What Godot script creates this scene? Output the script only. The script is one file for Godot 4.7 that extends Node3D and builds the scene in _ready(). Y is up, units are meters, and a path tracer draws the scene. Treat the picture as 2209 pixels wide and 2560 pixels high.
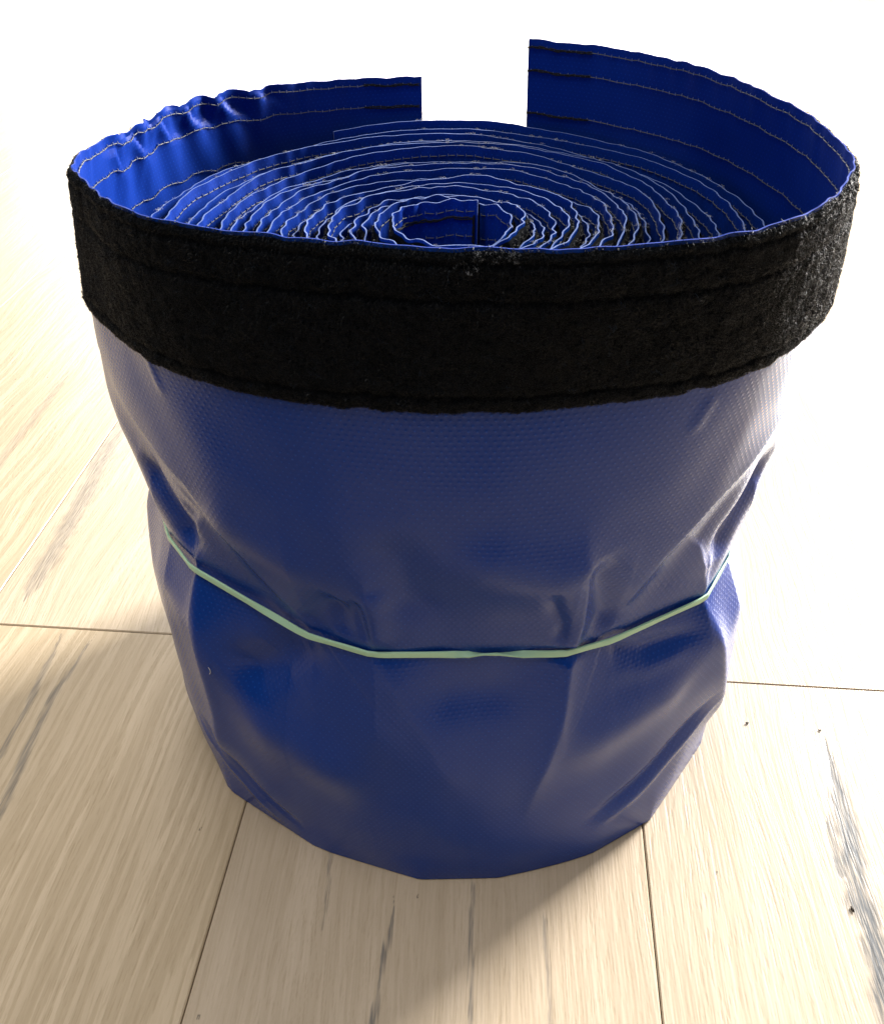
extends Node3D
# A rolled blue tarpaulin strip with a black fuzzy loop tape, held by a green rubber band, on a pale plank floor.

const DEG := PI / 180.0
var rng := RandomNumberGenerator.new()
var noise := FastNoiseLite.new()
var taken := {}
var M := {}

# ---------------------------------------------------------------- naming helpers
func numbered(called: String) -> String:
	var n: int = taken.get(called, 0)
	taken[called] = n + 1
	return called if n == 0 else "%s_%03d" % [called, n]

func thing(called: String, label: String, category: String, at := Vector3.ZERO, group := "") -> Node3D:
	var o := Node3D.new()
	o.name = numbered(called)
	add_child(o)
	o.position = at
	tag(o, label, category, group)
	return o

func tag(o: Node, label: String, category: String, group := "") -> void:
	o.set_meta("label", label)
	o.set_meta("category", category)
	if group:
		o.set_meta("group", group)

func put(called: String, mesh: Mesh, m: Material, parent: Node = self) -> MeshInstance3D:
	var o := MeshInstance3D.new()
	o.name = numbered(called) if parent == self else called
	o.mesh = mesh
	o.material_override = m
	o.cast_shadow = GeometryInstance3D.SHADOW_CASTING_SETTING_ON
	parent.add_child(o, true)
	return o

# ---------------------------------------------------------------- mesh helpers
# a grid of points (rows of nu) as a smooth surface; side says which way it faces
func grid_mesh(pts: PackedVector3Array, uvs: PackedVector2Array, nu: int, nv: int, side := 1.0) -> ArrayMesh:
	var nrm := PackedVector3Array()
	nrm.resize(pts.size())
	for j in nv:
		for i in nu:
			var a := pts[j * nu + mini(i + 1, nu - 1)] - pts[j * nu + maxi(i - 1, 0)]
			var b := pts[mini(j + 1, nv - 1) * nu + i] - pts[maxi(j - 1, 0) * nu + i]
			nrm[j * nu + i] = a.cross(b).normalized() * side
	var idx := PackedInt32Array()
	idx.resize((nu - 1) * (nv - 1) * 6)
	var k := 0
	for j in nv - 1:
		for i in nu - 1:
			var p := j * nu + i
			var q: Array = [p, p + nu, p + 1, p + 1, p + nu, p + nu + 1] if side > 0 else [p, p + 1, p + nu, p + 1, p + nu + 1, p + nu]
			for c in 6:
				idx[k + c] = q[c]
			k += 6
	var arr := []
	arr.resize(Mesh.ARRAY_MAX)
	arr[Mesh.ARRAY_VERTEX] = pts
	arr[Mesh.ARRAY_NORMAL] = nrm
	arr[Mesh.ARRAY_TEX_UV] = uvs
	arr[Mesh.ARRAY_INDEX] = idx
	var me := ArrayMesh.new()
	me.add_surface_from_arrays(Mesh.PRIMITIVE_TRIANGLES, arr)
	return me

# a tube with an elliptic or boxy section along points; up gives the section's long axis at every point
func sweep(path: PackedVector3Array, ups: PackedVector3Array, half_w: PackedFloat32Array, half_t: float, closed: bool, section := 10) -> ArrayMesh:
	var n := path.size()
	var rows := n + 1 if closed else n
	var pts := PackedVector3Array()
	var uvs := PackedVector2Array()
	for i in rows:
		var c := i % n
		var before := path[(c - 1 + n) % n] if closed or c > 0 else path[0]
		var after := path[(c + 1) % n] if closed or c < n - 1 else path[n - 1]
		var t := (after - before).normalized()
		var u := (ups[c] - t * ups[c].dot(t)).normalized()
		var s := t.cross(u)
		for k in section + 1:
			var a := TAU * k / section
			var ca := cos(a)
			var sa := sin(a)
			var x := signf(ca) * pow(absf(ca), 0.45) * half_w[c]
			var y := signf(sa) * pow(absf(sa), 0.45) * half_t
			pts.append(path[c] + u * x + s * y)
			uvs.append(Vector2(float(k) / section, float(i) * 0.05))
	return grid_mesh(pts, uvs, section + 1, rows, -1.0)

func box(st: SurfaceTool, c: Vector3, ax: Vector3, ay: Vector3, az: Vector3) -> void:
	for f in [[ax, ay, az], [-ax, az, ay], [ay, az, ax], [-ay, ax, az], [az, ax, ay], [-az, ay, ax]]:
		var n: Vector3 = f[0]
		var u: Vector3 = f[1]
		var v: Vector3 = f[2]
		var q := [c + n - u - v, c + n + u - v, c + n + u + v, c + n - u + v]
		if u.cross(v).dot(n) > 0:
			q.reverse()
		st.set_normal(n.normalized())
		for k in [0, 1, 2, 0, 2, 3]:
			st.add_vertex(q[k])

# ---------------------------------------------------------------- shape of the outer sheet
# knots of the angle round the axis (degrees, 0 faces the camera, 90 is right) and the heights of the rows
const TH := [-180.0, -150.0, -120.0, -95.0, -70.0, -52.0, -38.0, -22.0, -8.0, 5.0, 18.0, 30.0, 42.0, 55.0, 68.0, 82.0, 100.0, 130.0, 165.0]
const RIM_R := [0.1405, 0.1345, 0.1290, 0.1275, 0.1345, 0.1375, 0.1445, 0.1430, 0.1420, 0.1460, 0.1515, 0.1575, 0.1580, 0.1530, 0.1495, 0.1400, 0.1300, 0.1310, 0.1325]
const RIM_Y := [0.280, 0.283, 0.287, 0.288, 0.294, 0.2975, 0.3000, 0.3000, 0.3000, 0.3000, 0.3000, 0.3000, 0.3000, 0.2985, 0.2970, 0.2985, 0.3000, 0.3000, 0.3000]
const R_25 := [0.1400, 0.1385, 0.1365, 0.1365, 0.1400, 0.1405, 0.1440, 0.1435, 0.1425, 0.1440, 0.1470, 0.1520, 0.1540, 0.1535, 0.1533, 0.1450, 0.1380, 0.1360, 0.1360]
const R_19 := [0.1400, 0.1395, 0.1390, 0.1400, 0.1428, 0.1430, 0.1440, 0.1436, 0.1428, 0.1438, 0.1450, 0.1450, 0.1480, 0.1500, 0.1507, 0.1450, 0.1400, 0.1390, 0.1390]
const R_14 := [0.1400, 0.1400, 0.1400, 0.1405, 0.1428, 0.1432, 0.1440, 0.1430, 0.1422, 0.1434, 0.1446, 0.1430, 0.1465, 0.1500, 0.1510, 0.1455, 0.1410, 0.1400, 0.1400]
const R_08 := [0.1400, 0.1400, 0.1400, 0.1405, 0.1425, 0.1428, 0.1428, 0.1415, 0.1414, 0.1420, 0.1434, 0.1440, 0.1475, 0.1510, 0.1517, 0.1460, 0.1420, 0.1400, 0.1400]
const R_00 := [0.1400, 0.1400, 0.1400, 0.1405, 0.1412, 0.1408, 0.1388, 0.1378, 0.1408, 0.1424, 0.1430, 0.1462, 0.1488, 0.1484, 0.1490, 0.1450, 0.1420, 0.1400, 0.1400]
# where the rubber band touches: angle, height, radius, how steeply the sheet swells above and below
const GRIP := [[-180.0, 0.141, 0.1385, 0.2, 0.2], [-150.0, 0.146, 0.1375, 0.2, 0.2], [-125.0, 0.149, 0.1370, 0.2, 0.2], [-102.0, 0.151, 0.1360, 0.2, 0.2], [-80.0, 0.152, 0.1345, 0.22, 0.36], [-55.5, 0.152, 0.1365, 0.22, 0.36], [-44.9, 0.153, 0.1390, 0.18, 0.2], [-22.3, 0.1424, 0.1355, 0.15, 0.13], [-11.0, 0.1410, 0.1370, 0.15, 0.13], [19.0, 0.1371, 0.1385, 0.16, 0.13], [28.0, 0.1347, 0.1380, 0.16, 0.14], [47.5, 0.134, 0.1445, 0.2, 0.22], [60.0, 0.1335, 0.1418, 0.24, 0.42], [84.0, 0.132, 0.1395, 0.24, 0.42], [108.0, 0.132, 0.1385, 0.2, 0.2], [133.0, 0.133, 0.1380, 0.2, 0.2], [158.0, 0.138, 0.1380, 0.2, 0.2], [180.0, 0.141, 0.1385, 0.2, 0.2]]
# corners of the edge that stands on the floor: angle, radius
const FOOT := [[-110.0, 0.1405], [-76.0, 0.1415], [-49.6, 0.1412], [-25.3, 0.1384], [-4.7, 0.1416], [9.9, 0.1427], [25.5, 0.1462], [41.8, 0.1488], [64.0, 0.1492], [95.0, 0.1440]]
# folds: height of the ridge (m, minus for a furrow) or slope of a kink, half width (m), kind, points of angle and height
# kinds: 0 round, 1 sharp, 2 a kink that falls away on the right of the line, 3 on its left, 4 a dimple or a bulge
var FOLDS := [
	[0.72, 0.0120, 2, [[-60, 0.222], [-54, 0.217], [-47, 0.211], [-39, 0.202], [-33, 0.183], [-29, 0.167], [-22, 0.147]]],
	[-0.0058, 0.0092, 0, [[-56, 0.194], [-51, 0.183], [-47.0, 0.169], [-46.5, 0.157]]],
	[0.9, 0.0060, 2, [[-38.8, 0.186], [-41.5, 0.178], [-43.3, 0.168], [-44.8, 0.153]]],
	[0.0050, 0.0120, 1, [[-44.8, 0.153], [-43.2, 0.125], [-43.0, 0.094], [-43.4, 0.072], [-46, 0.030]]],
	[0.72, 0.0120, 3, [[62, 0.219], [58, 0.213], [52, 0.204], [41, 0.191], [33.5, 0.174], [30.5, 0.160], [27.5, 0.140]]],
	[-0.0058, 0.0092, 0, [[63, 0.187], [58, 0.178], [51.5, 0.163], [49.5, 0.149]]],
	[0.9, 0.0060, 3, [[38.5, 0.177], [42.5, 0.167], [45.4, 0.153], [47.4, 0.137]]],
	[0.0050, 0.0110, 1, [[47.5, 0.134], [49.6, 0.112], [53.5, 0.082], [57.8, 0.054], [60, 0.03]]],
	[-0.0017, 0.0024, 0, [[-13.0, 0.170], [-12.4, 0.160], [-11.5, 0.145]]],
	[0.0022, 0.0050, 0, [[-10.0, 0.176], [-9.6, 0.160], [-10.4, 0.142]]],
	[-0.0018, 0.0050, 0, [[-15.5, 0.168], [-15.2, 0.156], [-15.5, 0.146]]],
	[-0.0018, 0.0026, 0, [[15.0, 0.176], [16.6, 0.163], [18.0, 0.154], [18.4, 0.141]]],
	[0.0036, 0.0060, 1, [[19.0, 0.200], [20.4, 0.176], [20.8, 0.155], [20.4, 0.138], [19, 0.11], [16.5, 0.0775], [14, 0.045]]],
	[-0.0044, 0.0078, 0, [[21.0, 0.186], [23.8, 0.163], [27.2, 0.140]]],
	[-0.0017, 0.0038, 0, [[26.6, 0.139], [30.0, 0.128], [35, 0.1225], [47, 0.119]]],
	[0.0010, 0.0042, 0, [[27.5, 0.118], [35, 0.1125], [44, 0.113]]],
	[-0.0024, 0.0075, 0, [[-15.0, 0.168], [-19, 0.156], [-22.3, 0.145]]],
	[-0.0056, 0.0110, 0, [[-22.5, 0.141], [-29, 0.120], [-38, 0.106]]],
	[0.0022, 0.0130, 1, [[-10.8, 0.142], [-4, 0.105], [3, 0.062]]],
	[-0.0014, 0.0028, 0, [[26, 0.028], [41, 0.048], [54, 0.068]]],
	[0.0014, 0.0032, 0, [[28, 0.021], [42, 0.040], [57, 0.060]]],
	[-0.0012, 0.0030, 0, [[-52, 0.055], [-40, 0.03], [-28, 0.010]]],
	[0.0012, 0.0035, 0, [[-56, 0.048], [-44, 0.024], [-34, 0.006]]],
	[0.0046, 0.0150, 4, [[7, 0.187], [15, 0.180]]],
	[0.0030, 0.0140, 4, [[-31, 0.190], [-22, 0.180]]],
	[0.0036, 0.0150, 4, [[27, 0.085], [38, 0.095]]],
	[0.0032, 0.0160, 4, [[-30, 0.080], [-19, 0.072]]],
	[-0.0030, 0.0110, 4, [[-7, 0.190], [-5, 0.170]]],
	[-0.0026, 0.0120, 4, [[2, 0.118], [8, 0.118]]],
	[0.0006, 0.0026, 0, [[-41.5, 0.252], [-39, 0.238]]],
	[0.0006, 0.0026, 0, [[33.5, 0.246], [31.5, 0.232]]],
]
var fold_box := []

func knot(x: float) -> Vector2:
	var i := 0
	while i < TH.size() - 2 and TH[i + 1] < x:
		i += 1
	return Vector2(i, clampf((x - TH[i]) / (TH[i + 1] - TH[i]), 0.0, 1.0))

func along(row: Array, k: Vector2) -> float:
	var i := int(k.x)
	var n := row.size()
	return cubic_interpolate(row[i], row[i + 1], row[maxi(i - 1, 0)], row[mini(i + 2, n - 1)], k.y)

func smin(a: float, b: float, k: float) -> float:
	var h := clampf(0.5 + 0.5 * (b - a) / k, 0.0, 1.0)
	return lerpf(b, a, h) - k * h * (1.0 - h)

# radius, height, slope above and slope below of the band at an angle
func grip(th: float) -> Array:
	var x := wrapf(th, -180.0, 180.0)
	var foot := 1.0
	for k in FOOT.size() - 1:
		if x >= FOOT[k][0] and x <= FOOT[k + 1][0]:
			var d0: float = (x - FOOT[k][0]) * DEG
			var d1: float = (FOOT[k + 1][0] - x) * DEG
			foot = FOOT[k][1] * FOOT[k + 1][1] * sin(d0 + d1) / (FOOT[k][1] * sin(d0) + FOOT[k + 1][1] * sin(d1))
	var i := 0
	while i < GRIP.size() - 2 and GRIP[i + 1][0] < x:
		i += 1
	var a: Array = GRIP[i]
	var b: Array = GRIP[i + 1]
	var full: float = (b[0] - a[0]) * DEG
	var part: float = (x - a[0]) * DEG
	var p: float = a[2] * sin(part)
	var q: float = b[2] * sin(full - part)
	var t := p / (p + q)
	t = a[2] * sin(part) / maxf(a[2] * sin(part) + b[2] * sin(full - part), 1e-9)
	var r: float = a[2] * b[2] * sin(full) / (a[2] * sin(part) + b[2] * sin(full - part))
	return [r, lerpf(a[1], b[1], t), lerpf(a[3], b[3], t), lerpf(a[4], b[4], t), foot]

func prepare_folds() -> void:
	for f in FOLDS:
		var pl := PackedVector2Array()
		for p in f[3]:
			pl.append(Vector2(p[0] * DEG * 0.141, p[1]))
		var total := 0.0
		var lo := pl[0]
		var hi := pl[0]
		for i in pl.size():
			lo = lo.min(pl[i])
			hi = hi.max(pl[i])
			if i:
				total += pl[i].distance_to(pl[i - 1])
		var reach: float = f[1] * (5.0 if f[2] == 2 or f[2] == 3 else 3.2)
		fold_box.append([pl, lo - Vector2(reach, reach), hi + Vector2(reach, reach), total])

func rim_y(th: float) -> float:
	var x := wrapf(th, -183.0, 177.0)
	var y := along(RIM_Y, knot(clampf(x, -180.0, 165.0)))
	y += 0.0007 * noise.get_noise_2d(x * 3.0, 7.0)
	return y

# the plan radius of the outer sheet at an angle and a height
func sheet_r(th: float, y: float, lim: Array, rows: Array, top: float) -> float:
	var r: float
	# rows: heights 0, .08, .14, .19, .25, rim
	var ys := [0.0, 0.08, 0.14, 0.19, 0.25, maxf(top, 0.27)]
	var i := 0
	while i < 4 and ys[i + 1] < y:
		i += 1
	var t := clampf((y - ys[i]) / (ys[i + 1] - ys[i]), 0.0, 1.0)
	r = cubic_interpolate(rows[i], rows[i + 1], rows[maxi(i - 1, 0)], rows[mini(i + 2, 5)], t)
	if y < 0.03:
		r = lerpf(r, minf(r, lim[4]), pow(1.0 - y / 0.03, 1.5))
	var dy: float = y - lim[1]
	var slope: float = lim[2] if dy > 0 else lim[3]
	r = smin(r, lim[0] - 0.0004 + slope * (sqrt(dy * dy + 4e-6) - 0.002), 0.0016)
	var p := Vector2(th * DEG * 0.141, y)
	for n in FOLDS.size():
		var fb: Array = fold_box[n]
		var lo: Vector2 = fb[1]
		var hi: Vector2 = fb[2]
		if p.x < lo.x or p.y < lo.y or p.x > hi.x or p.y > hi.y:
			continue
		var f: Array = FOLDS[n]
		var pl: PackedVector2Array = fb[0]
		var best := 1e9
		var side := 0.0
		var at := 0.0
		var run := 0.0
		for s in pl.size() - 1:
			var c := Geometry2D.get_closest_point_to_segment(p, pl[s], pl[s + 1])
			var d := c.distance_squared_to(p)
			if d < best:
				best = d
				side = (pl[s + 1] - pl[s]).cross(p - c)
				at = run + c.distance_to(pl[s])
			run += pl[s].distance_to(pl[s + 1])
		best = sqrt(best)
		var u: float = at / fb[3]
		var taper := 1.0 if f[2] == 4 else smoothstep(0.0, 0.3, u + 0.06) * smoothstep(0.0, 0.3, 1.06 - u)
		var w: float = f[1]
		var q := best / w
		var shape := 0.0
		if f[2] == 0 or f[2] == 4:
			shape = exp(-q * q)
		elif f[2] == 1:
			shape = exp(-(sqrt(q * q + 0.03) - 0.173) * 1.15)
		elif (side > 0.0) == (f[2] == 3):
			shape = -(sqrt(best * best + 6e-7) - 0.00077) * exp(-q)
		r += f[0] * shape * taper
	# the furrow directly under the band stays inside it
	if absf(dy) < 0.0045:
		var e := 1.0 - smoothstep(0.0012, 0.0045, absf(dy))
		r = lerpf(r, minf(r, lim[0] - 0.0002), e)
	# slow unevenness of the sheet
	r += 0.0011 * noise.get_noise_2d(th * 0.8, y * 260.0) * smoothstep(0.0, 0.02, y)
	# the stitched rim puckers, most on the back left
	var below := top - y
	if below < 0.05:
		var fade := exp(-below / 0.012)
		r += fade * 0.00035 * sin(th * 1.05 + 2.0 * noise.get_noise_1d(th * 2.0))
		var left := smoothstep(-150.0, -132.0, th) * (1.0 - smoothstep(-98.0, -84.0, th))
		if left > 0.0:
			var q := fposmod((th + below * 620.0) / 10.5 + 0.35 * noise.get_noise_1d(th * 2.5), 1.0)
			r += left * 0.0025 * smoothstep(0.0, 0.003, below) * exp(-pow(maxf(below - 0.007, 0.0) / 0.0065, 2.0)) * (minf(q / 0.78, (1.0 - q) / 0.22) - 0.4)
			r += left * 0.0012 * exp(-below / 0.03) * sin(th * 0.7 + below * 150.0)
	return r

func sheet_rows(th: float) -> Array:
	var x := clampf(wrapf(th, -183.6, 176.4), -180.0, 165.0)
	var k := knot(x)
	return [along(R_00, k), along(R_08, k), along(R_14, k), along(R_19, k), along(R_25, k), along(RIM_R, k)]

func polar(th: float, r: float, y: float) -> Vector3:
	return Vector3(sin(th * DEG) * r, y, cos(th * DEG) * r)

const TH_FROM := -176.4
const TH_TO := 160.4

func sheet_top(th: float) -> float:
	var y := rim_y(th)
	var left := smoothstep(-150.0, -134.0, th) * (1.0 - smoothstep(-98.0, -86.0, th))
	y += left * 0.0022 * (absf(sin(th * 0.30 + 0.4 + noise.get_noise_1d(th * 3.0))) - 0.55)
	return y

func sheet_point(th: float, y: float) -> Vector3:
	return polar(th, sheet_r(th, y, grip(th), sheet_rows(th), sheet_top(th)), y)

# ---------------------------------------------------------------- materials
func flat(albedo: Color, rough: float, spec := 0.5) -> StandardMaterial3D:
	var m := StandardMaterial3D.new()
	m.albedo_color = albedo.linear_to_srgb()
	m.roughness = rough
	m.metallic_specular = spec
	return m

func tarp_textures() -> Array:
	# one tile of the coated scrim: 6 x 8 staggered dots
	var n := 256
	var hgt := PackedByteArray()
	var alb := PackedByteArray()
	hgt.resize(n * n)
	alb.resize(n * n * 3)
	var r := RandomNumberGenerator.new()
	r.seed = 11
	var lift := []
	for k in 128:
		lift.append(r.randf_range(0.65, 1.0))
	for y in n:
		for x in n:
			var u := x / float(n) * 6.0
			var v := y / float(n) * 8.0
			var row := int(floor(v))
			var uu: float = u + 0.5 * (row % 2)
			var col := int(floor(uu)) % 6
			var du: float = (uu - floor(uu) - 0.5) * 1.15
			var dv: float = v - floor(v) - 0.5
			var q: float = du * du / 0.10 + dv * dv / 0.13
			var a: float = exp(-q * 1.6) * lift[(row * 6 + col) % 128]
			hgt[y * n + x] = int(clampf(a * 235.0 + r.randf() * 14.0, 0, 255))
			var dot: float = exp(-(du * du / 0.012 + dv * dv / 0.02)) * (lift[(row * 6 + col + 40) % 128] - 0.45)
			var g := 0.86 + 0.55 * dot + r.randf_range(-0.02, 0.02)
			var o := (y * n + x) * 3
			alb[o] = int(clampf(214.0 * (g + 0.25 * dot), 0, 255))
			alb[o + 1] = int(clampf(214.0 * (g + 0.18 * dot), 0, 255))
			alb[o + 2] = int(clampf(228.0 * g, 0, 255))
	return [ImageTexture.create_from_image(Image.create_from_data(n, n, false, Image.FORMAT_L8, hgt)), ImageTexture.create_from_image(Image.create_from_data(n, n, false, Image.FORMAT_RGB8, alb))]

func noise_tex(w: int, h: int, freq: float, octaves: int, lo: float, hi: float, sd: int) -> ImageTexture:
	var f := FastNoiseLite.new()
	f.seed = sd
	f.frequency = freq
	f.fractal_octaves = octaves
	var im := f.get_seamless_image(w, h, false, false, 0.2)
	im.convert(Image.FORMAT_L8)
	var d := im.get_data()
	for i in d.size():
		d[i] = int(255.0 * lerpf(lo, hi, d[i] / 255.0))
	return ImageTexture.create_from_image(Image.create_from_data(w, h, false, Image.FORMAT_L8, d))

# bleached oak print of one plank: w x l metres; cracks are [half width, points...] in plank metres
func plank_texture(sd: int, w: float, l: float, stripes: float, tone: Color, cracks: Array) -> Array:
	var nx := 512
	var ny := 2048
	var f := FastNoiseLite.new()
	f.seed = sd
	f.frequency = 1.0
	f.fractal_type = FastNoiseLite.FRACTAL_NONE
	var f2 := FastNoiseLite.new()
	f2.seed = sd + 9
	f2.frequency = 1.0
	f2.fractal_octaves = 3
	var out := PackedByteArray()
	out.resize(nx * ny * 3)
	var hgt := PackedByteArray()
	hgt.resize(nx * ny)
	var r := RandomNumberGenerator.new()
	r.seed = sd
	# prepare cracks in a coarse lookup: for every row, the centre and half width of each crack
	var row_cracks := []
	row_cracks.resize(ny)
	for y in ny:
		row_cracks[y] = []
	for c in cracks:
		var pts: Array = c[2]
		for s in pts.size() - 1:
			var y0 := int(pts[s][1] / l * ny)
			var y1 := int(pts[s + 1][1] / l * ny)
			for y in range(maxi(y0, 0), mini(y1, ny)):
				var t := float(y - y0) / maxf(y1 - y0, 1)
				var all: float = (y / float(ny) * l - pts[0][1]) / (pts[pts.size() - 1][1] - pts[0][1])
				var ends: float = smoothstep(0.0, 0.35, all + 0.02) * smoothstep(0.0, 0.12, 1.02 - all)
				var cx: float = lerpf(pts[s][0], pts[s + 1][0], t) + 0.0012 * f2.get_noise_2d(y * 0.02, c[0] * 900.0)
				row_cracks[y].append([cx, c[0] * ends * (1.0 + 0.5 * f2.get_noise_2d(y * 0.03, 50.0)), c[1]])
	var edges := PackedFloat32Array()
	for y in ny:
		var yy := y / float(ny) * l
		var rc: Array = row_cracks[y]
		var bend := 0.005 * f.get_noise_2d(3.0, yy * 2.2) + 0.004 * f.get_noise_2d(9.0, yy * 7.0)
		for x in nx:
			var xx := x / float(nx) * w
			var a := xx + bend + 0.0035 * f.get_noise_2d(xx * 22.0, yy * 5.0)
			var fine := f.get_noise_2d(a * 820.0, yy * 30.0)
			var mid := f.get_noise_2d(a * 230.0 + 40.0, yy * 6.0)
			var wide := f2.get_noise_2d(a * 34.0, yy * 2.6)
			var pore := f.get_noise_2d(a * 1250.0 + 90.0, yy * 62.0)
			var zebra := smoothstep(-0.05, 0.06, mid + 0.22 * fine) - 0.5
			var t := 0.55 + 0.12 * fine + 0.10 * mid + stripes * zebra * clampf(0.75 + wide, 0.0, 1.0) + 0.20 * wide
			var dark := smoothstep(0.36, 0.62, pore) * (0.24 + 0.2 * wide)
			t = clampf(t - dark + 0.05 * (r.randf() - 0.5), 0.0, 1.0)
			var cr := lerpf(0.40, 0.585, t) * tone.r
			var cg := lerpf(0.32, 0.492, t) * tone.g
			var cb := lerpf(0.222, 0.385, t) * tone.b
			var h := 0.5 + 0.22 * fine + 0.2 * mid - dark
			for c in rc:
				var d: float = absf(xx - c[0] + 0.0010 * fine)
				if d < c[1] * 1.6:
					var k: float = 1.0 - smoothstep(c[1] * 0.35, c[1] * 1.6, d)
					var streak := clampf(0.85 + 0.5 * pore + 0.35 * fine, 0.0, 1.0)
					k *= c[2] * streak
					cr = lerpf(cr, 0.070, k)
					cg = lerpf(cg, 0.075, k)
					cb = lerpf(cb, 0.080, k)
					h -= 0.5 * k
			var o := (y * nx + x) * 3
			out[o] = int(255.0 * pow(cr, 0.4545))
			out[o + 1] = int(255.0 * pow(cg, 0.4545))
			out[o + 2] = int(255.0 * pow(cb, 0.4545))
			hgt[y * nx + x] = int(clampf(h, 0.0, 1.0) * 255.0)
	# specks of dirt
	for k in 10:
		var sx := r.randi_range(4, nx - 5)
		var sy := r.randi_range(4, ny - 5)
		for dx in range(-1, 2):
			for dy in range(-1, 2):
				if r.randf() < 0.6:
					var o := ((sy + dy) * nx + sx + dx) * 3
					for c in 3:
						out[o + c] = int(out[o + c] * 0.6)
	return [ImageTexture.create_from_image(Image.create_from_data(nx, ny, false, Image.FORMAT_RGB8, out)), ImageTexture.create_from_image(Image.create_from_data(nx, ny, false, Image.FORMAT_L8, hgt))]

func plank_material(t: Array) -> StandardMaterial3D:
	var m := StandardMaterial3D.new()
	m.albedo_texture = t[0]
	m.roughness = 0.36
	m.heightmap_enabled = true
	m.heightmap_texture = t[1]
	m.heightmap_scale = 0.02
	return m

func make_materials() -> void:
	var tt := tarp_textures()
	var tarp := StandardMaterial3D.new()
	tarp.albedo_color = Color(0.007, 0.080, 0.46).linear_to_srgb()
	tarp.albedo_texture = tt[1]
	tarp.roughness = 0.26
	tarp.metallic_specular = 0.37
	tarp.heightmap_enabled = true
	tarp.heightmap_texture = tt[0]
	tarp.heightmap_scale = 0.009
	tarp.uv1_scale = Vector3(1.0 / 0.0156, 1.0 / 0.0148, 1.0)
	M.tarp = tarp
	var inside: StandardMaterial3D = tarp.duplicate()
	inside.heightmap_scale = 0.002
	inside.albedo_color = Color(0.007, 0.060, 0.44).linear_to_srgb()
	inside.roughness = 0.5
	inside.metallic_specular = 0.2
	M.inside = inside
	M.cut = flat(Color(0.13, 0.19, 0.42), 0.75, 0.3)
	M.rim_cut = flat(Color(0.015, 0.045, 0.30), 0.75, 0.2)
	M.tape = flat(Color(0.002, 0.003, 0.0045), 0.95, 0.2)
	M.thread = flat(Color(0.012, 0.012, 0.016), 0.7, 0.3)
	M.thread_grey = flat(Color(0.085, 0.085, 0.085), 0.55)
	M.knot = flat(Color(0.22, 0.26, 0.36), 0.5)
	M.pile = flat(Color(1, 1, 1), 0.42, 0.28)
	M.pile.vertex_color_use_as_albedo = true
	M.rubber = flat(Color(0.47, 0.74, 0.50), 0.42)
	M.crumb = flat(Color(0.05, 0.04, 0.03), 0.8)
	M.gap = flat(Color(0.02, 0.018, 0.016), 0.9, 0.2)
	M.frame = flat(Color(0.75, 0.75, 0.73), 0.5)

# ---------------------------------------------------------------- the roll
func outer_sheet(root: Node3D) -> void:
	var ths := PackedFloat32Array()
	var t := TH_FROM
	while t < TH_TO - 0.01:
		ths.append(t)
		t += 0.32 if absf(t) < 74.0 else 0.75
	ths.append(TH_TO)
	var nu := ths.size()
	var vs := PackedFloat32Array()   # share of the height
	for j in 172:
		vs.append(j / 171.0)
	# closer rows under the rim
	for k in 14:
		vs.append(1.0 - 0.0022 - k * 0.0058 + 0.001)
	vs.sort()
	var nv := vs.size()
	var pts := PackedVector3Array()
	var uvs := PackedVector2Array()
	pts.resize(nu * nv)
	uvs.resize(nu * nv)
	for i in nu:
		var th := ths[i]
		var lim := grip(th)
		var rows := sheet_rows(th)
		var top := sheet_top(th)
		for j in nv:
			var y := 0.0008 + vs[j] * (top - 0.0008)
			pts[j * nu + i] = polar(th, sheet_r(th, y, lim, rows, top), y)
			uvs[j * nu + i] = Vector2(th * DEG * 0.141, y)
	var outside := grid_mesh(pts, uvs, nu, nv, 1.0)
	var part := put("outer_sheet", outside, M.tarp, root)
	var nrm: PackedVector3Array = outside.surface_get_arrays(0)[Mesh.ARRAY_NORMAL]
	var back := PackedVector3Array()
	back.resize(pts.size())
	for k in pts.size():
		back[k] = pts[k] - nrm[k] * 0.0005
	put("inner_face", grid_mesh(back, uvs, nu, nv, -1.0), M.inside, part)
	# the pale cut edge along the rim and down both free ends
	var e := PackedVector3Array()
	var eu := PackedVector2Array()
	var loop := []
	for j in nv:
		loop.append(j * nu)
	for i in range(1, nu):
		loop.append((nv - 1) * nu + i)
	for j in range(nv - 2, -1, -1):
		loop.append(j * nu + nu - 1)
	for s in 2:
		for k in loop:
			e.append(pts[k] if s == 0 else back[k])
			eu.append(Vector2.ZERO)
	put("cut_edge", grid_mesh(e, eu, loop.size(), 2, -1.0), M.rim_cut, part)

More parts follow.
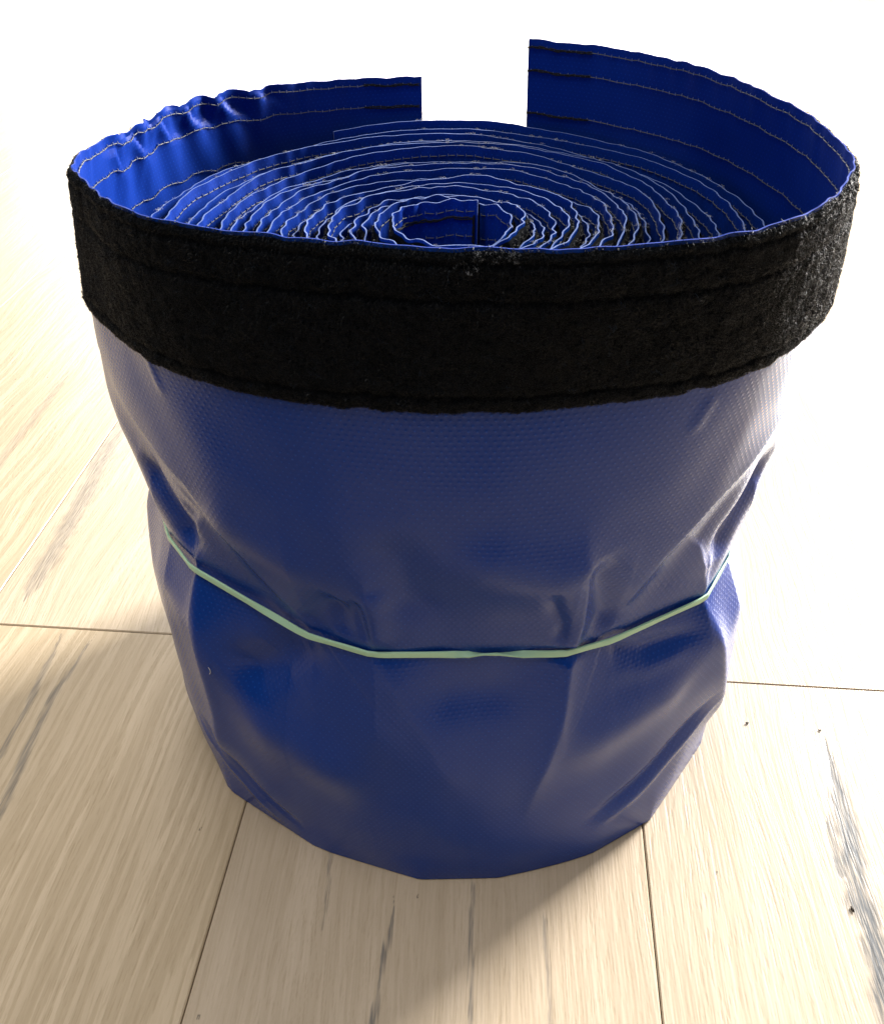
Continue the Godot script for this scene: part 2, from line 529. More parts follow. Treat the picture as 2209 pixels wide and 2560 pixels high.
func tuft_mesh(sd: int, fibres: int) -> ArrayMesh:
	var r := RandomNumberGenerator.new()
	r.seed = sd
	var st := SurfaceTool.new()
	st.begin(Mesh.PRIMITIVE_TRIANGLES)
	for k in fibres:
		# a hooked loop of fibre: leaves the tape, bends over and comes back
		var base := Vector3(r.randf_range(-0.6, 0.6), r.randf_range(-0.6, 0.6), 0)
		var dir := r.randf() * TAU
		var flat_dir := Vector3(cos(dir), sin(dir), 0)
		var reach := r.randf_range(0.5, 1.1)
		var high := r.randf_range(0.45, 1.0)
		var last := base
		var side := Vector3(-flat_dir.y, flat_dir.x, 0) * 0.05
		for s in range(1, 6):
			var a := s / 5.0
			var p := base + flat_dir * reach * (1.0 - cos(a * 2.6)) * 0.6 + Vector3(0, 0, high * sin(a * 2.7)) + Vector3(r.randf_range(-0.08, 0.08), r.randf_range(-0.08, 0.08), 0)
			var n := (p - last).cross(side).normalized()
			st.set_normal(n)
			for v in [last - side, last + side, p + side, last - side, p + side, p - side]:
				st.set_normal(n)
				st.add_vertex(v)
			last = p
	return st.commit()

# fibres: rows of [position, outward normal, size, colour]
func pile(called: String, list: Array, sd: int, parent: Node) -> void:
	if list.is_empty():
		return
	var mm := MultiMesh.new()
	mm.transform_format = MultiMesh.TRANSFORM_3D
	mm.use_colors = true
	mm.mesh = tuft_mesh(sd, 6)
	mm.instance_count = list.size()
	for i in list.size():
		var n: Vector3 = list[i][1]
		var up := Vector3.UP if absf(n.y) < 0.9 else Vector3.RIGHT
		var x := up.cross(n).normalized()
		var y := n.cross(x)
		var a := rng.randf() * TAU
		var s: float = list[i][2]
		mm.set_instance_transform(i, Transform3D(Basis((x * cos(a) + y * sin(a)) * s, (y * cos(a) - x * sin(a)) * s, n * s), list[i][0]))
		mm.set_instance_color(i, list[i][3])
	var o := MultiMeshInstance3D.new()
	o.name = called
	o.multimesh = mm
	o.material_override = M.pile
	o.set_meta("kind", "stuff")
	parent.add_child(o, true)

const TAPE := 0.0499

func tape_groove(b: float) -> float:   # the tape is pinched along its seams
	var g := 0.0
	for s in [0.0040, 0.0145, 0.0445]:
		g += exp(-pow((b - s) / 0.0009, 2.0))
	return g

func loop_tape(root: Node3D) -> void:
	var nu := 460
	var nv := 46
	var pts := PackedVector3Array()
	var uvs := PackedVector2Array()
	pts.resize(nu * nv)
	uvs.resize(nu * nv)
	var tops := []
	for i in nu:
		var th := lerpf(TH_FROM, TH_TO, i / float(nu - 1))
		var lim := grip(th)
		var rows := sheet_rows(th)
		var top := sheet_top(th)
		var wave := 0.0006 * noise.get_noise_1d(th * 4.0)
		for j in nv:
			var v := j / float(nv - 1)
			var b := 0.0010 + (1.0 - v) * (TAPE - 0.0010 + wave)
			var y := top - b
			var edge := minf(minf(v, 1.0 - v) * TAPE / 0.0015, 1.0)
			var th_thick := 0.0013 * sqrt(edge) - 0.0006 * tape_groove(b) + 0.00025 * noise.get_noise_2d(th * 14.0, b * 5000.0)
			pts[j * nu + i] = polar(th, sheet_r(th, y, lim, rows, top) + maxf(th_thick, -0.0003), y)
			uvs[j * nu + i] = Vector2(th * DEG * 0.141, y)
	var me := grid_mesh(pts, uvs, nu, nv, 1.0)
	var part := put("loop_tape", me, M.tape, root)
	var nrm: PackedVector3Array = me.surface_get_arrays(0)[Mesh.ARRAY_NORMAL]
	var lists := [[], [], []]
	var lint := []
	for k in 90000:
		var th := rng.randf_range(-98.0, 100.0) if k < 74000 else rng.randf_range(TH_FROM, TH_TO)
		var fu := (th - TH_FROM) / (TH_TO - TH_FROM) * (nu - 1)
		var fv := clampf(rng.randf_range(-0.012, 1.0), 0.0, 1.0) * (nv - 1)
		var i := mini(int(fu), nu - 2)
		var j := mini(int(fv), nv - 2)
		var a := fu - i
		var c := fv - j
		var p := pts[j * nu + i].lerp(pts[j * nu + i + 1], a).lerp(pts[(j + 1) * nu + i].lerp(pts[(j + 1) * nu + i + 1], a), c)
		var b := 0.001 + (1.0 - fv / (nv - 1)) * (TAPE - 0.001)
		var g := tape_groove(b)
		var s := rng.randf_range(0.0008, 0.0013) * (1.0 - 0.55 * minf(g, 1.0)) * (0.85 + 0.3 * noise.get_noise_2d(th * 6.0, b * 1500.0))
		if rng.randf() < 0.03:
			s *= 1.4
		s *= lerpf(0.55, 1.0, smoothstep(0.0, 0.004, TAPE - b))
		var tint := rng.randf_range(0.002, 0.007)
		if rng.randf() < 0.008:
			tint = rng.randf_range(0.02, 0.05)
		lists[k % 3].append([p, nrm[j * nu + i], s, Color(tint * 0.5, tint * 0.8, tint * 1.3)])
		# pale lint caught in the loops: a matted patch on the right, a tuft near the middle of the rim
		var pick := noise.get_noise_2d(th * 5.0, b * 1900.0) + 0.5 * noise.get_noise_2d(th * 14.0, b * 6000.0)
		var right := exp(-pow((th - 60.0 + (b - 0.02) * 300.0) / 10.0, 2.0)) * smoothstep(0.0, 0.012, b) * 1.15
		var mid := exp(-pow((th - 6.0) / 5.0, 2.0)) * exp(-pow((b - 0.004) / 0.0035, 2.0))
		if maxf(right, mid) > 0.25 and pick + 0.75 * maxf(right, mid * 0.85) > 0.62 and rng.randf() < 0.4:
			var w := rng.randf_range(0.07, 0.24)
			lint.append([p + nrm[j * nu + i] * 0.0005, nrm[j * nu + i], s * 0.6, Color(w, w * 0.95, w * 0.88) if right > mid else Color(w * 1.1, w * 1.15, w * 1.25)])
	for k in 3:
		pile("loop_pile", lists[k], 21 + k, part)
	pile("lint", lint, 31, part)

# stitches: short tubes laid along points of a face
func stitch(st: SurfaceTool, a: Vector3, b: Vector3, n: Vector3, rad: float) -> void:
	var d := b - a
	if d.length() < 1e-5:
		return
	var z := d * 0.5
	var t := d.normalized()
	var s := t.cross(n).normalized() * rad
	var m := (a + b) * 0.5 + n * rad * 0.7
	# a six sided bead, arched over the cloth
	var ring := []
	for k in 6:
		var an := TAU * k / 6.0
		ring.append([cos(an), sin(an)])
	var prev := []
	for q in 4:
		var f: float = [-1.0, -0.55, 0.55, 1.0][q]
		var w: float = [0.25, 1.0, 1.0, 0.25][q]
		var lift: float = [-0.9, 0.25, 0.25, -0.9][q] * rad
		var cur := []
		for k in 6:
			cur.append(m + z * f + n * lift + (s * ring[k][0] + n * rad * ring[k][1]) * w)
		if prev:
			for k in 6:
				var k2 := (k + 1) % 6
				for v in [[prev[k], k], [cur[k2], k2], [cur[k], k], [prev[k], k], [prev[k2], k2], [cur[k2], k2]]:
					st.set_normal((s * ring[v[1]][0] + n * rad * ring[v[1]][1]).normalized())
					st.add_vertex(v[0])
		prev = cur

func outer_stitching(root: Node3D) -> void:
	var n := 0
	for row in [0.0036, 0.0142, 0.0345]:
		var st := SurfaceTool.new()
		st.begin(Mesh.PRIMITIVE_TRIANGLES)
		var knots := SurfaceTool.new()
		knots.begin(Mesh.PRIMITIVE_TRIANGLES)
		var th := TH_FROM + 0.8
		while th < TH_TO - 1.8:
			var c := [th, th + 1.55]
			var p := []
			for a in c:
				var top := sheet_top(a)
				var y: float = top - row + 0.0002 * noise.get_noise_1d(a * 5.0 + row * 4000.0)
				p.append(polar(a, sheet_r(a, y, grip(a), sheet_rows(a), top) - 0.0009, y))
			var inward := -Vector3(p[0].x, 0, p[0].z).normalized()
			stitch(st, p[0], p[1], inward, 0.00021)
			# the knot where the needle went through
			stitch(knots, p[1] - Vector3(0, 0.0005, 0), p[1] + Vector3(0, 0.0009, 0), inward, 0.00017)
			th += 1.66
		var o := put("stitching", st.commit(), M.thread_grey, root)
		o.set_meta("kind", "stuff")
		put("thread_knots", knots.commit(), M.knot, root).set_meta("kind", "stuff")
		n += 1
	# thick back-stitching at the two free ends
	for end in [[TH_TO - 14.5, TH_TO - 0.4], [TH_FROM + 0.4, TH_FROM + 12.0]]:
		for row in [0.0036, 0.0142, 0.0345]:
			var st := SurfaceTool.new()
			st.begin(Mesh.PRIMITIVE_TRIANGLES)
			for lane in 2:
				var th: float = end[0]
				while th < end[1] - 0.8:
					var p := []
					for a in [th, th + 1.5]:
						var top := sheet_top(a)
						var y: float = top - row + (lane - 0.5) * 0.0006 + rng.randf_range(-0.0003, 0.0003)
						p.append(polar(a, sheet_r(a, y, grip(a), sheet_rows(a), top) - 0.0010, y))
					stitch(st, p[0], p[1], -Vector3(p[0].x, 0, p[0].z).normalized(), 0.00030)
					th += 1.2
			var o := put("back_stitching", st.commit(), M.thread, root)
			o.set_meta("kind", "stuff")

# radii of the wound turns, from the core outwards
const TURNS := [0.0200, 0.0265, 0.0315, 0.0360, 0.0405, 0.0450, 0.0495, 0.0540, 0.0585, 0.0630, 0.0680, 0.0730, 0.0780, 0.0830, 0.0885, 0.0945, 0.1015, 0.1090, 0.1165, 0.1230, 0.1285]
const PHI0 := 142.0
const PHI1 := 142.0 + 360.0 * 19.0 + 63.0

func wound_r(phi: float) -> float:
	var u := (phi - PHI0) / 360.0
	var i := mini(int(u), TURNS.size() - 2)
	var r := cubic_interpolate(TURNS[i], TURNS[i + 1], TURNS[maxi(i - 1, 0)], TURNS[mini(i + 2, TURNS.size() - 1)], u - i)
	r += 0.0125 * pow(maxf(0.0, cos((phi - 78.0) * DEG)), 2.0) * pow(r / 0.126, 6.0)
	r += 0.0009 * noise.get_noise_2d(cos(phi * DEG) * 60.0 + i * 0.3, sin(phi * DEG) * 60.0 + u * 13.0)
	return r

func wound_top(phi: float) -> float:
	var u := (phi - PHI0) / 360.0
	var y := 0.2565 + 0.0060 * noise.get_noise_1d(u * 19.0) + 0.0022 * noise.get_noise_2d(u * 40.0, 3.0) + 0.0016 * noise.get_noise_2d(u * 170.0, 8.0)
	y += 0.006 * exp(-u / 0.25)
	y += 0.006 * pow(maxf(0.0, -cos(phi * DEG)), 2.0) * pow(u / 19.0, 3.0)
	return y

func wound_pucker(phi: float) -> float:   # the scalloped, stitched edge
	var u := (phi - PHI0) / 360.0
	var s: float = TAU * (0.024 * u + 0.00265 * u * u)
	return lerpf(0.00070, 0.00036, clampf(u / 17.0, 0.0, 1.0)) * sin(s * 480.0 + 3.0 * noise.get_noise_1d(s * 420.0)) * (0.45 + 1.3 * absf(noise.get_noise_1d(s * 420.0 + 500.0))) + 0.0005 * noise.get_noise_1d(s * 300.0)

func wound_point(phi: float, below: float, out := 0.0) -> Vector3:
	var r := wound_r(phi)
	var share := clampf(r / 0.13, 0.0, 1.0)
	var c := Vector2(0.004, 0.0135).lerp(Vector2(-0.001, 0.0), share)
	r += wound_pucker(phi) * exp(-pow(below / 0.011, 2.0)) + out
	var y := wound_top(phi) - below
	return Vector3(c.x + sin(phi * DEG) * r, y, c.y + cos(phi * DEG) * r)

func inner_winding(root: Node3D) -> void:
	var phis := PackedFloat32Array()
	var p := PHI0
	while p < PHI1:
		phis.append(p)
		p += clampf(0.0013 / wound_r(p) / DEG, 0.6, 3.0)
	phis.append(PHI1)
	var nu := phis.size()
	var downs := [0.245, 0.05, 0.03, 0.02, 0.014, 0.010, 0.0065, 0.0035, 0.0012, 0.0]
	var nv := downs.size()
	var faces := []
	for f in 4:
		faces.append(PackedVector3Array())
		faces[f].resize(nu * nv)
	var uvs := PackedVector2Array()
	uvs.resize(nu * nv)
	var run := 0.0
	for i in nu:
		if i:
			run += wound_r(phis[i]) * (phis[i] - phis[i - 1]) * DEG
		for j in nv:
			var b: float = downs[j] if j else wound_top(phis[i]) - 0.001
			var q := wound_point(phis[i], b)
			var o := Vector3(sin(phis[i] * DEG), 0, cos(phis[i] * DEG))
			var k := j * nu + i
			faces[0][k] = q + o * 0.0003
			faces[1][k] = q - o * 0.0003
			uvs[k] = Vector2(run, -b)
	var part := put("inner_winding", grid_mesh(faces[1], uvs, nu, nv, -1.0), M.inside, root)
	put("outer_face", grid_mesh(faces[0], uvs, nu, nv, 1.0), M.tarp, part)
	# pale cut edge along the top, and down the two ends
	var e := PackedVector3Array()
	var eu := PackedVector2Array()
	var loop := []
	for j in nv:
		loop.append(j * nu)
	for i in range(1, nu):
		loop.append((nv - 1) * nu + i)
	for j in range(nv - 2, -1, -1):
		loop.append(j * nu + nu - 1)
	for s in 2:
		for k in loop:
			e.append(faces[s][k])
			eu.append(Vector2.ZERO)
	put("cut_edge", grid_mesh(e, eu, loop.size(), 2, -1.0), M.cut, part)
	# black loop tape on the outer face of the turns
	var tp := PackedVector3Array()
	var tu := PackedVector2Array()
	var tb := [0.049, 0.03, 0.018, 0.010, 0.005, 0.0025, 0.0012]
	for j in tb.size():
		for i in nu:
			var o := Vector3(sin(phis[i] * DEG), 0, cos(phis[i] * DEG))
			tp.append(wound_point(phis[i], tb[j]) + o * (0.0004 + (0.0011 if j < 6 else 0.0003)))
			tu.append(Vector2.ZERO)
	put("loop_tape", grid_mesh(tp, tu, nu, tb.size(), 1.0), M.tape, part)
	var list := []
	for k in 42000:
		var ph := PHI0 + (PHI1 - PHI0) * sqrt(rng.randf())
		var d := wrapf(ph, -180.0, 180.0)
		if absf(d) > 118.0:
			continue
		var b := 0.0024 + 0.012 * rng.randf() * rng.randf()
		var o := Vector3(sin(ph * DEG), 0, cos(ph * DEG))
		var tint := rng.randf_range(0.008, 0.02)
		if rng.randf() < 0.05:
			tint = rng.randf_range(0.08, 0.2)
		list.append([wound_point(ph, b) + o * 0.0012, o, rng.randf_range(0.0008, 0.0014), Color(tint, tint, tint)])
	pile("loop_pile", list, 41, part)
	# stray pale threads on the cut edge
	var fray := []
	for k in 1500:
		var ph := PHI0 + (PHI1 - PHI0) * sqrt(rng.randf())
		var w := rng.randf_range(0.25, 0.55)
		if noise.get_noise_1d(ph * 0.6) < 0.05:
			continue
		fray.append([wound_point(ph, 0.0), Vector3.UP, rng.randf_range(0.0006, 0.0012), Color(w, w * 1.03, w * 1.1)])
	pile("frayed_threads", fray, 43, part)
	# two seams on the inner face
	for row in [0.0045, 0.0150]:
		var st := SurfaceTool.new()
		st.begin(Mesh.PRIMITIVE_TRIANGLES)
		var knots := SurfaceTool.new()
		knots.begin(Mesh.PRIMITIVE_TRIANGLES)
		var ph := PHI0 + 4.0
		while ph < PHI1 - 3.0:
			var step: float = 0.0044 / wound_r(ph) / DEG
			var a := wound_point(ph, row, -0.0005)
			var b := wound_point(ph + step * 0.8, row, -0.0005)
			var inward := -Vector3(sin(ph * DEG), 0, cos(ph * DEG))
			stitch(st, a, b, inward, 0.00020)
			stitch(knots, b - Vector3(0, 0.0005, 0), b + Vector3(0, 0.0009, 0), inward, 0.00016)
			ph += step
		var o := put("stitching", st.commit(), M.thread_grey, root)
		o.set_meta("kind", "stuff")
		put("thread_knots", knots.commit(), M.knot, root).set_meta("kind", "stuff")
	# thick box of stitching at the free end in the core, and rows at the outer end
	var core := SurfaceTool.new()
	core.begin(Mesh.PRIMITIVE_TRIANGLES)
	for lane in 2:
		for row in [0.0075, 0.0215]:
			var ph := PHI0 + 4.0
			while ph < PHI0 + 120.0:
				var y: float = row + (lane - 0.5) * 0.0006 + rng.randf_range(-0.0004, 0.0004)
				stitch(core, wound_point(ph, y, -0.0006), wound_point(ph + 8.0, y, -0.0006), -Vector3(sin(ph * DEG), 0, cos(ph * DEG)), 0.00034)
				ph += 6.5
		for k in 9:
			var ph := PHI0 + 3.5 + lane * 1.3
			stitch(core, wound_point(ph, 0.006 + k * 0.004, -0.0006), wound_point(ph, 0.0105 + k * 0.004, -0.0006), -Vector3(sin(ph * DEG), 0, cos(ph * DEG)), 0.0004)
	put("core_stitching", core.commit(), M.thread, root).set_meta("kind", "stuff")
	var tail := SurfaceTool.new()
	tail.begin(Mesh.PRIMITIVE_TRIANGLES)
	for lane in 3:
		var ph := PHI1 - 24.0
		while ph < PHI1 - 1.5:
			var y: float = 0.0062 + (lane - 1.0) * 0.0007 + rng.randf_range(-0.0003, 0.0003)
			stitch(tail, wound_point(ph, y, -0.0006), wound_point(ph + 2.0, y, -0.0006), -Vector3(sin(ph * DEG), 0, cos(ph * DEG)), 0.0004)
			ph += 1.6
	put("back_stitching", tail.commit(), M.thread, root).set_meta("kind", "stuff")

func rubber_band() -> void:
	var path := PackedVector3Array()
	var ups := PackedVector3Array()
	var w := PackedFloat32Array()
	# the grips are the corners; between them the band runs straight, corners a little rounded
	for i in GRIP.size() - 1:
		var a := polar(GRIP[i][0], GRIP[i][2] + 0.0007, GRIP[i][1])
		var b := polar(GRIP[i + 1][0], GRIP[i + 1][2] + 0.0007, GRIP[i + 1][1])
		var steps := 14
		for k in steps:
			var f := k / float(steps)
			f = 0.03 + f * 1.0 if k == 0 else f
			var p := a.lerp(b, f)
			if k == 0:
				p -= Vector3(p.x, 0, p.z).normalized() * 0.0001
			path.append(p)
			var th := rad_to_deg(atan2(p.x, p.z))
			# the flat band rolls over itself in two places
			var roll := 0.35 * noise.get_noise_1d(th * 1.3) + 2.6 * exp(-pow((th - 8.0) / 4.5, 2.0)) + 0.9 * exp(-pow((th + 28.0) / 4.0, 2.0))
			var outw := Vector3(p.x, 0, p.z).normalized()
			ups.append(Vector3.UP.rotated(outw.cross(Vector3.UP).normalized(), roll))
			w.append(0.0014 + 0.00012 * noise.get_noise_1d(th * 2.0))
	var o := put("rubber_band", sweep(path, ups, w, 0.00048, true, 12), M.rubber)
	tag(o, "pale green rubber band stretched round the middle of the blue roll", "rubber band")

# ---------------------------------------------------------------- floor
const TURN := -5.1
func bevel_plank(w: float, l: float, b := 0.0006) -> ArrayMesh:
	# a plank with softened upper edges, its near left corner at the origin; u runs across, v along
	var h := 0.008
	var st := SurfaceTool.new()
	st.begin(Mesh.PRIMITIVE_TRIANGLES)
	var rings := [[0.0, -h], [0.0, -b], [b, 0.0]]
	for k in 2:
		var q0: Array = rings[k]
		var q1: Array = rings[k + 1]
		var c0 := [Vector3(q0[0], q0[1], q0[0]), Vector3(w - q0[0], q0[1], q0[0]), Vector3(w - q0[0], q0[1], l - q0[0]), Vector3(q0[0], q0[1], l - q0[0])]
		var c1 := [Vector3(q1[0], q1[1], q1[0]), Vector3(w - q1[0], q1[1], q1[0]), Vector3(w - q1[0], q1[1], l - q1[0]), Vector3(q1[0], q1[1], l - q1[0])]
		for s in 4:
			var s2 := (s + 1) % 4
			var n: Vector3 = -(c0[s2] - c0[s]).cross(c1[s] - c0[s]).normalized()
			if n.dot(c0[s] - Vector3(w / 2, 0, l / 2)) < 0:
				n = -n
			for v in [c0[s], c0[s2], c1[s2], c0[s], c1[s2], c1[s]]:
				st.set_normal(n)
				st.set_uv(Vector2(v.x / w, v.z / l))
				st.add_vertex(v)
	var t := [Vector3(b, 0, b), Vector3(w - b, 0, b), Vector3(w - b, 0, l - b), Vector3(b, 0, l - b)]
	for v in [t[0], t[1], t[2], t[0], t[2], t[3]]:
		st.set_normal(Vector3.UP)
		st.set_uv(Vector2(v.x / w, v.z / l))
		st.add_vertex(v)
	st.generate_tangents()
	return st.commit()

func build_floor() -> void:
	var fl := Node3D.new()
	fl.name = "floor"
	fl.set_meta("kind", "structure")
	fl.rotation_degrees.y = TURN
	add_child(fl)
	var L := 1.28
	var W := 0.1937
	# front left, centre, front right and back left plank carry the marks that the photograph shows
	var mats := [
		plank_material(plank_texture(3, W, L, 0.38, Color(0.98, 0.94, 0.84), [[0.0016, 0.55, [[0.0538, 0.0], [0.0580, 0.05], [0.0590, 0.10]]], [0.0022, 0.6, [[0.0752, 0.0], [0.0690, 0.052], [0.0738, 0.12], [0.076, 0.2]]], [0.004, 0.3, [[0.12, 0.5], [0.13, 0.8]]]])),
		plank_material(plank_texture(17, W, L, 0.16, Color(0.99, 0.97, 0.94), [[0.0011, 0.75, [[0.0793, 0.700], [0.0781, 0.730], [0.0766, 0.770]]], [0.0008, 0.6, [[0.113, 0.672], [0.117, 0.77]]], [0.0007, 0.5, [[0.045, 0.66], [0.05, 0.72]]], [0.0009, 0.45, [[0.146, 0.69], [0.150, 0.79]]]])),
		plank_material(plank_texture(29, W, L, 0.14, Color(1.0, 0.99, 0.96), [[0.0058, 1.0, [[0.1000, 0.030], [0.0977, 0.086], [0.0941, 0.127], [0.0940, 0.165], [0.095, 0.24]]], [0.0024, 0.8, [[0.0900, 0.082], [0.0885, 0.10], [0.088, 0.118]]], [0.0016, 0.35, [[0.14, 0.02], [0.138, 0.12]]]])),
		plank_material(plank_texture(43, W, L, 0.16, Color(1.0, 0.98, 0.93), [[0.0060, 0.5, [[0.004, 1.0], [0.007, 1.09], [0.014, 1.16], [0.019, 1.26]]], [0.0014, 0.4, [[0.06, 0.8], [0.07, 1.2]]], [0.0016, 0.35, [[0.11, 0.5], [0.12, 0.95]]]])),
	]
	var me := bevel_plank(W - 0.0005, L - 0.0006)
	var tight := bevel_plank(0.1715, L - 0.0006, 0.00005)
	var r := RandomNumberGenerator.new()
	r.seed = 5
	# columns of planks across, each with its own end joints
	for col in range(-7, 9):
		var a0 := -0.0885 + col * 0.1937
		if col >= 4:
			a0 = 0.6205 + (col - 4) * 0.1937
		var joint: float = {0: -0.55, -1: -0.0044, 1: 0.008, -2: 0.42, -3: 0.30, 2: 0.45, 3: 0.15, 4: 0.2}.get(col, r.randf() * L)
		for k in range(-3, 1):
			var z0: float = joint + k * L
			if z0 > 0.9 or z0 + L < -3.2 or absf(a0) > 0.45 and z0 > -0.1 and col < -2:
				continue
			var m: StandardMaterial3D = mats[(absi(col * 3 + k * 5) + 1) % 4]
			if col == 0 and k == 0: m = mats[1]
			elif col == -1 and k == 0: m = mats[0]
			elif col == 1 and k == 0: m = mats[2]
			elif col == -1 and k == -1: m = mats[3]
			# behind the right hand joint the boards lie tight
			var snug := (col == 1 and k < 0) or col == 2 or col == 3
			var o := put("plank", tight if snug else me, m, fl)
			o.position = Vector3(0.1055 + (col - 1) * 0.17155 if snug else a0, 0, z0)
	var under := PlaneMesh.new()
	under.size = Vector2(3.6, 5.6)
	var u := put("underlay", under, M.gap, fl)
	u.position = Vector3(0, -0.0075, -1.2)

func crumb(at: Vector2, size: float, sd: int, label: String) -> void:
	var r := RandomNumberGenerator.new()
	r.seed = sd
	var s := SphereMesh.new()
	s.radius = 1.0
	s.height = 2.0
	s.radial_segments = 9
	s.rings = 5
	var arr := s.get_mesh_arrays()
	var v: PackedVector3Array = arr[Mesh.ARRAY_VERTEX]
	var long := r.randf_range(1.2, 1.9)
	for i in v.size():
		var p := v[i]
		var bump := 1.0 + 0.5 * noise.get_noise_3d(p.x * 90.0 + sd * 40.0, p.y * 90.0, p.z * 90.0)
		v[i] = Vector3(p.x * bump * 0.75, maxf(p.y * bump * 0.6 + 0.55, 0.0), p.z * bump * long) * size
	arr[Mesh.ARRAY_VERTEX] = v
	var me := ArrayMesh.new()
	me.add_surface_from_arrays(Mesh.PRIMITIVE_TRIANGLES, arr)
	var o := put("crumb", me, M.crumb)
	o.position = Vector3(at.x, 0.0002, at.y)
	o.rotation.y = r.randf() * TAU
	tag(o, label, "crumb", "crumbs of dirt on the floor")

# ---------------------------------------------------------------- unseen windows, outside the frame, placed to light the floor and roll
func unseen_window(label: String, at: Vector3, aim: Vector3, size: Vector2, color: Color, energy: float, glow: float, bars: int) -> void:
	var w := thing("unseen_window", label, "unseen_window", at)
	w.look_at_from_position(at, aim, Vector3.UP)
	w.rotation.x = 0.0
	w.rotation.z = 0.0
	var st := SurfaceTool.new()
	st.begin(Mesh.PRIMITIVE_TRIANGLES)
	var hx := size.x / 2
	var hy := size.y / 2
	for s in [-1, 1]:
		box(st, Vector3(s * (hx + 0.03), 0, 0), Vector3(0.03, 0, 0), Vector3(0, hy + 0.06, 0), Vector3(0, 0, 0.035))
		box(st, Vector3(0, s * (hy + 0.03), 0), Vector3(hx, 0, 0), Vector3(0, 0.03, 0), Vector3(0, 0, 0.035))
	put("frame", st.commit(), M.frame, w)
	var pm := QuadMesh.new()
	pm.size = size
	var gm := flat(Color(0.02, 0.02, 0.02), 0.3)
	gm.emission_enabled = true
	gm.emission = color.linear_to_srgb()
	gm.emission_energy_multiplier = glow
	var pane := put("pane", pm, gm, w)
	pane.rotation.y = PI
	pane.position.z = 0.0
	var l := AreaLight3D.new()
	l.name = "unseen_window_light"
	l.light_color = color.linear_to_srgb()
	l.light_energy = energy
	l.area_size = size
	l.area_range = 12.0
	l.area_attenuation = 2.0
	l.shadow_enabled = true
	w.add_child(l)
	l.position.z = -0.04

# an added dark couch out of view, darkening what the roll's front mirrors
func added_sofa() -> void:
	var w := thing("added_sofa", "charcoal couch added out of view behind the camera to darken reflections in the roll", "added_sofa", Vector3(0.1, 0, 0.52))
	var cloth := flat(Color(0.018, 0.018, 0.021), 0.9, 0.3)
	var parts := [["base", Vector3(0, 0.16, 0.42), Vector3(0.95, 0.11, 0.42)], ["seat_cushion", Vector3(-0.40, 0.35, 0.34), Vector3(0.385, 0.075, 0.35)], ["seat_cushion", Vector3(0.40, 0.35, 0.34), Vector3(0.385, 0.075, 0.35)], ["backrest", Vector3(0, 0.58, 0.76), Vector3(0.80, 0.30, 0.09)], ["armrest", Vector3(-0.88, 0.42, 0.42), Vector3(0.085, 0.15, 0.42)], ["armrest", Vector3(0.88, 0.42, 0.42), Vector3(0.085, 0.15, 0.42)]]
	for p in parts:
		var half: Vector3 = p[2]
		var round := 0.028
		# a cushion: a box whose corners are rounded by pushing a sphere's points out
		var sp := SphereMesh.new()
		sp.radius = 1.0
		sp.height = 2.0
		sp.radial_segments = 32
		sp.rings = 16
		var arr := sp.get_mesh_arrays()
		var v: PackedVector3Array = arr[Mesh.ARRAY_VERTEX]
		for i in v.size():
			var d := v[i]
			var q := Vector3(signf(d.x) * minf(1.0, absf(d.x) * 2.2), signf(d.y) * minf(1.0, absf(d.y) * 2.2), signf(d.z) * minf(1.0, absf(d.z) * 2.2))
			v[i] = q * (half - Vector3(round, round, round)) + d * round
		arr[Mesh.ARRAY_VERTEX] = v
		var me := ArrayMesh.new()
		me.add_surface_from_arrays(Mesh.PRIMITIVE_TRIANGLES, arr)
		put(p[0], me, cloth, w).position = p[1]
	for sx in [-1, 1]:
		for sz in [0.08, 0.76]:
			var leg := CylinderMesh.new()
			leg.top_radius = 0.024
			leg.bottom_radius = 0.016
			leg.height = 0.052
			put("leg", leg, M.crumb, w).position = Vector3(sx * 0.86, 0.026, sz)

func added_fill_panel(at: Vector3, size: Vector2, color: Color, energy: float, glow: float) -> void:  # added overhead panel that fills the shaded floor, standing in for ceiling bounce
	var w := thing("added_fill_panel", "large soft square fill panel added overhead to brighten the floor", "fill_panel", at)
	var st := SurfaceTool.new()
	st.begin(Mesh.PRIMITIVE_TRIANGLES)
	var hx := size.x / 2
	var hz := size.y / 2
	for s in [-1, 1]:
		box(st, Vector3(s * (hx + 0.02), 0, 0), Vector3(0.02, 0, 0), Vector3(0, 0.04, 0), Vector3(0, 0, hz + 0.04))
		box(st, Vector3(0, 0, s * (hz + 0.02)), Vector3(hx, 0, 0), Vector3(0, 0.04, 0), Vector3(0, 0, 0.02))
	put("frame", st.commit(), M.frame, w)
	var pm := QuadMesh.new()
	pm.size = size
	var gm := flat(Color(0.02, 0.02, 0.02), 0.5)
	gm.emission_enabled = true
	gm.emission = color.linear_to_srgb()
	gm.emission_energy_multiplier = glow
	var panel_face := put("fill_panel_face", pm, gm, w)
	panel_face.rotation.x = PI / 2
	var l := AreaLight3D.new()
	l.name = "fill_panel_light"
	l.light_color = color.linear_to_srgb()
	l.light_energy = energy
	l.area_size = size
	l.area_range = 12.0
	l.area_attenuation = 2.0
	l.shadow_enabled = true
	w.add_child(l)
	l.rotation.x = -PI / 2
	l.position.y = -0.05

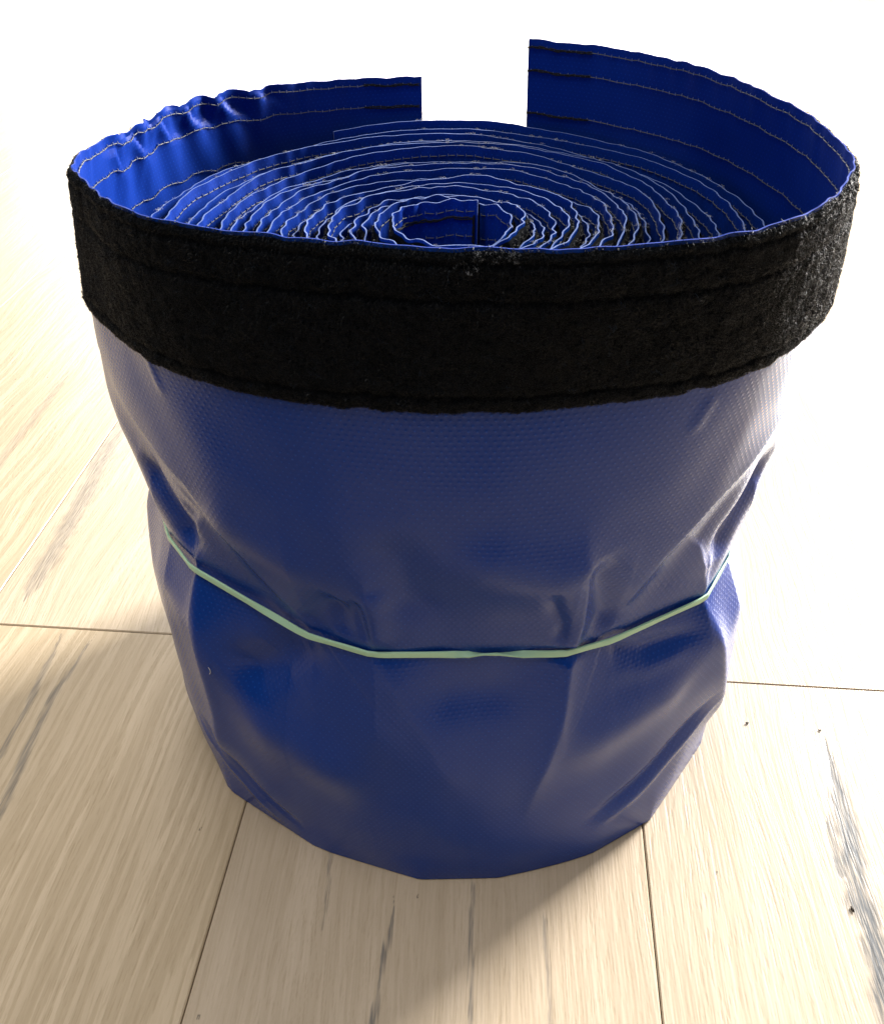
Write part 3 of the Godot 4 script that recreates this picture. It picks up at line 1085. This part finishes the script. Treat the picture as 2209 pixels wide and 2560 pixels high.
func _ready() -> void:
	# camera
	var cam := Camera3D.new()
	cam.name = "camera"
	cam.fov = 58.05
	cam.near = 0.01
	cam.far = 30.0
	add_child(cam)
	var pitch := 37.3 * DEG
	var fwd := Vector3(0, -sin(pitch), -cos(pitch))
	var r0 := Vector3(1, 0, 0)
	var u0 := r0.cross(fwd)
	var ro := 0.45 * DEG
	cam.transform = Transform3D(Basis(r0 * cos(ro) - u0 * sin(ro), r0 * sin(ro) + u0 * cos(ro), -fwd), Vector3(0, 0.39, 0.375))
	cam.current = true
	# the room's own dim light, and exposure
	var env := Environment.new()
	env.background_mode = Environment.BG_COLOR
	env.background_color = Color(0.22, 0.235, 0.27).linear_to_srgb()
	env.background_energy_multiplier = 1.0
	env.tonemap_mode = Environment.TONE_MAPPER_LINEAR
	env.tonemap_exposure = 1.0
	env.sdfgi_enabled = true
	env.ssao_enabled = true
	env.ssil_enabled = true
	var we := WorldEnvironment.new()
	we.name = "environment"
	we.environment = env
	add_child(we)
	rng.seed = 77
	noise.seed = 4
	noise.frequency = 0.05
	noise.fractal_octaves = 2
	make_materials()
	unseen_window("narrow tall framed windowpane, out of view, lighting the roll and floor from the right", Vector3(2.05, 1.25, -1.72), Vector3(0, 1.25, 0), Vector2(0.62, 1.5), Color(1.0, 0.97, 0.93), 40.0, 6.0, 1)  # unseen; placed for the lit right floor and the roll's cast shadow
	unseen_window("wide garden door, out of view, brightening the far floor behind the roll", Vector3(-0.2, 1.15, -3.6), Vector3(0, 1.15, 0), Vector2(2.8, 2.0), Color(1.0, 0.98, 0.95), 15.0, 3.0, 2)  # unseen; placed for the bright sheen on the far floor
	added_fill_panel(Vector3(-0.5, 2.4, 0.5), Vector2(1.5, 1.5), Color(1.0, 0.94, 0.85), 2.9, 0.8)
	added_sofa()
	# setting
	build_floor()
	# things
	prepare_folds()
	var roll := thing("tarpaulin_roll", "rolled up blue tarpaulin strip with black fuzzy tape round its rim", "tarpaulin roll")
	outer_sheet(roll)
	loop_tape(roll)
	outer_stitching(roll)
	inner_winding(roll)
	rubber_band()
	var fluff := PackedVector3Array()
	var fup := PackedVector3Array()
	var fw := PackedFloat32Array()
	for k in 9:
		var fp := sheet_point(-41.0 + 0.25 * sin(k * 0.4), 0.1095 - k * 0.00050)
		fluff.append(fp + Vector3(fp.x, 0, fp.z).normalized() * 0.0004)
		fup.append(Vector3(fp.x, 0, fp.z).normalized())
		fw.append(0.00014)
	tag(put("thread", sweep(fluff, fup, fw, 0.00014, false, 6), flat(Color(0.6, 0.62, 0.66), 0.7)), "tiny white thread clinging to the blue roll just below the rubber band", "thread")
	crumb(Vector2(0.162, 0.0519), 0.0008, 1, "dark crumb just below the plank joint right of the roll")
	crumb(Vector2(0.1805, 0.1568), 0.0009, 2, "dark crumb beside the grey crack of the right plank")
	crumb(Vector2(0.199, 0.0571), 0.0006, 3, "tiny crumb near the upper tip of the grey crack")
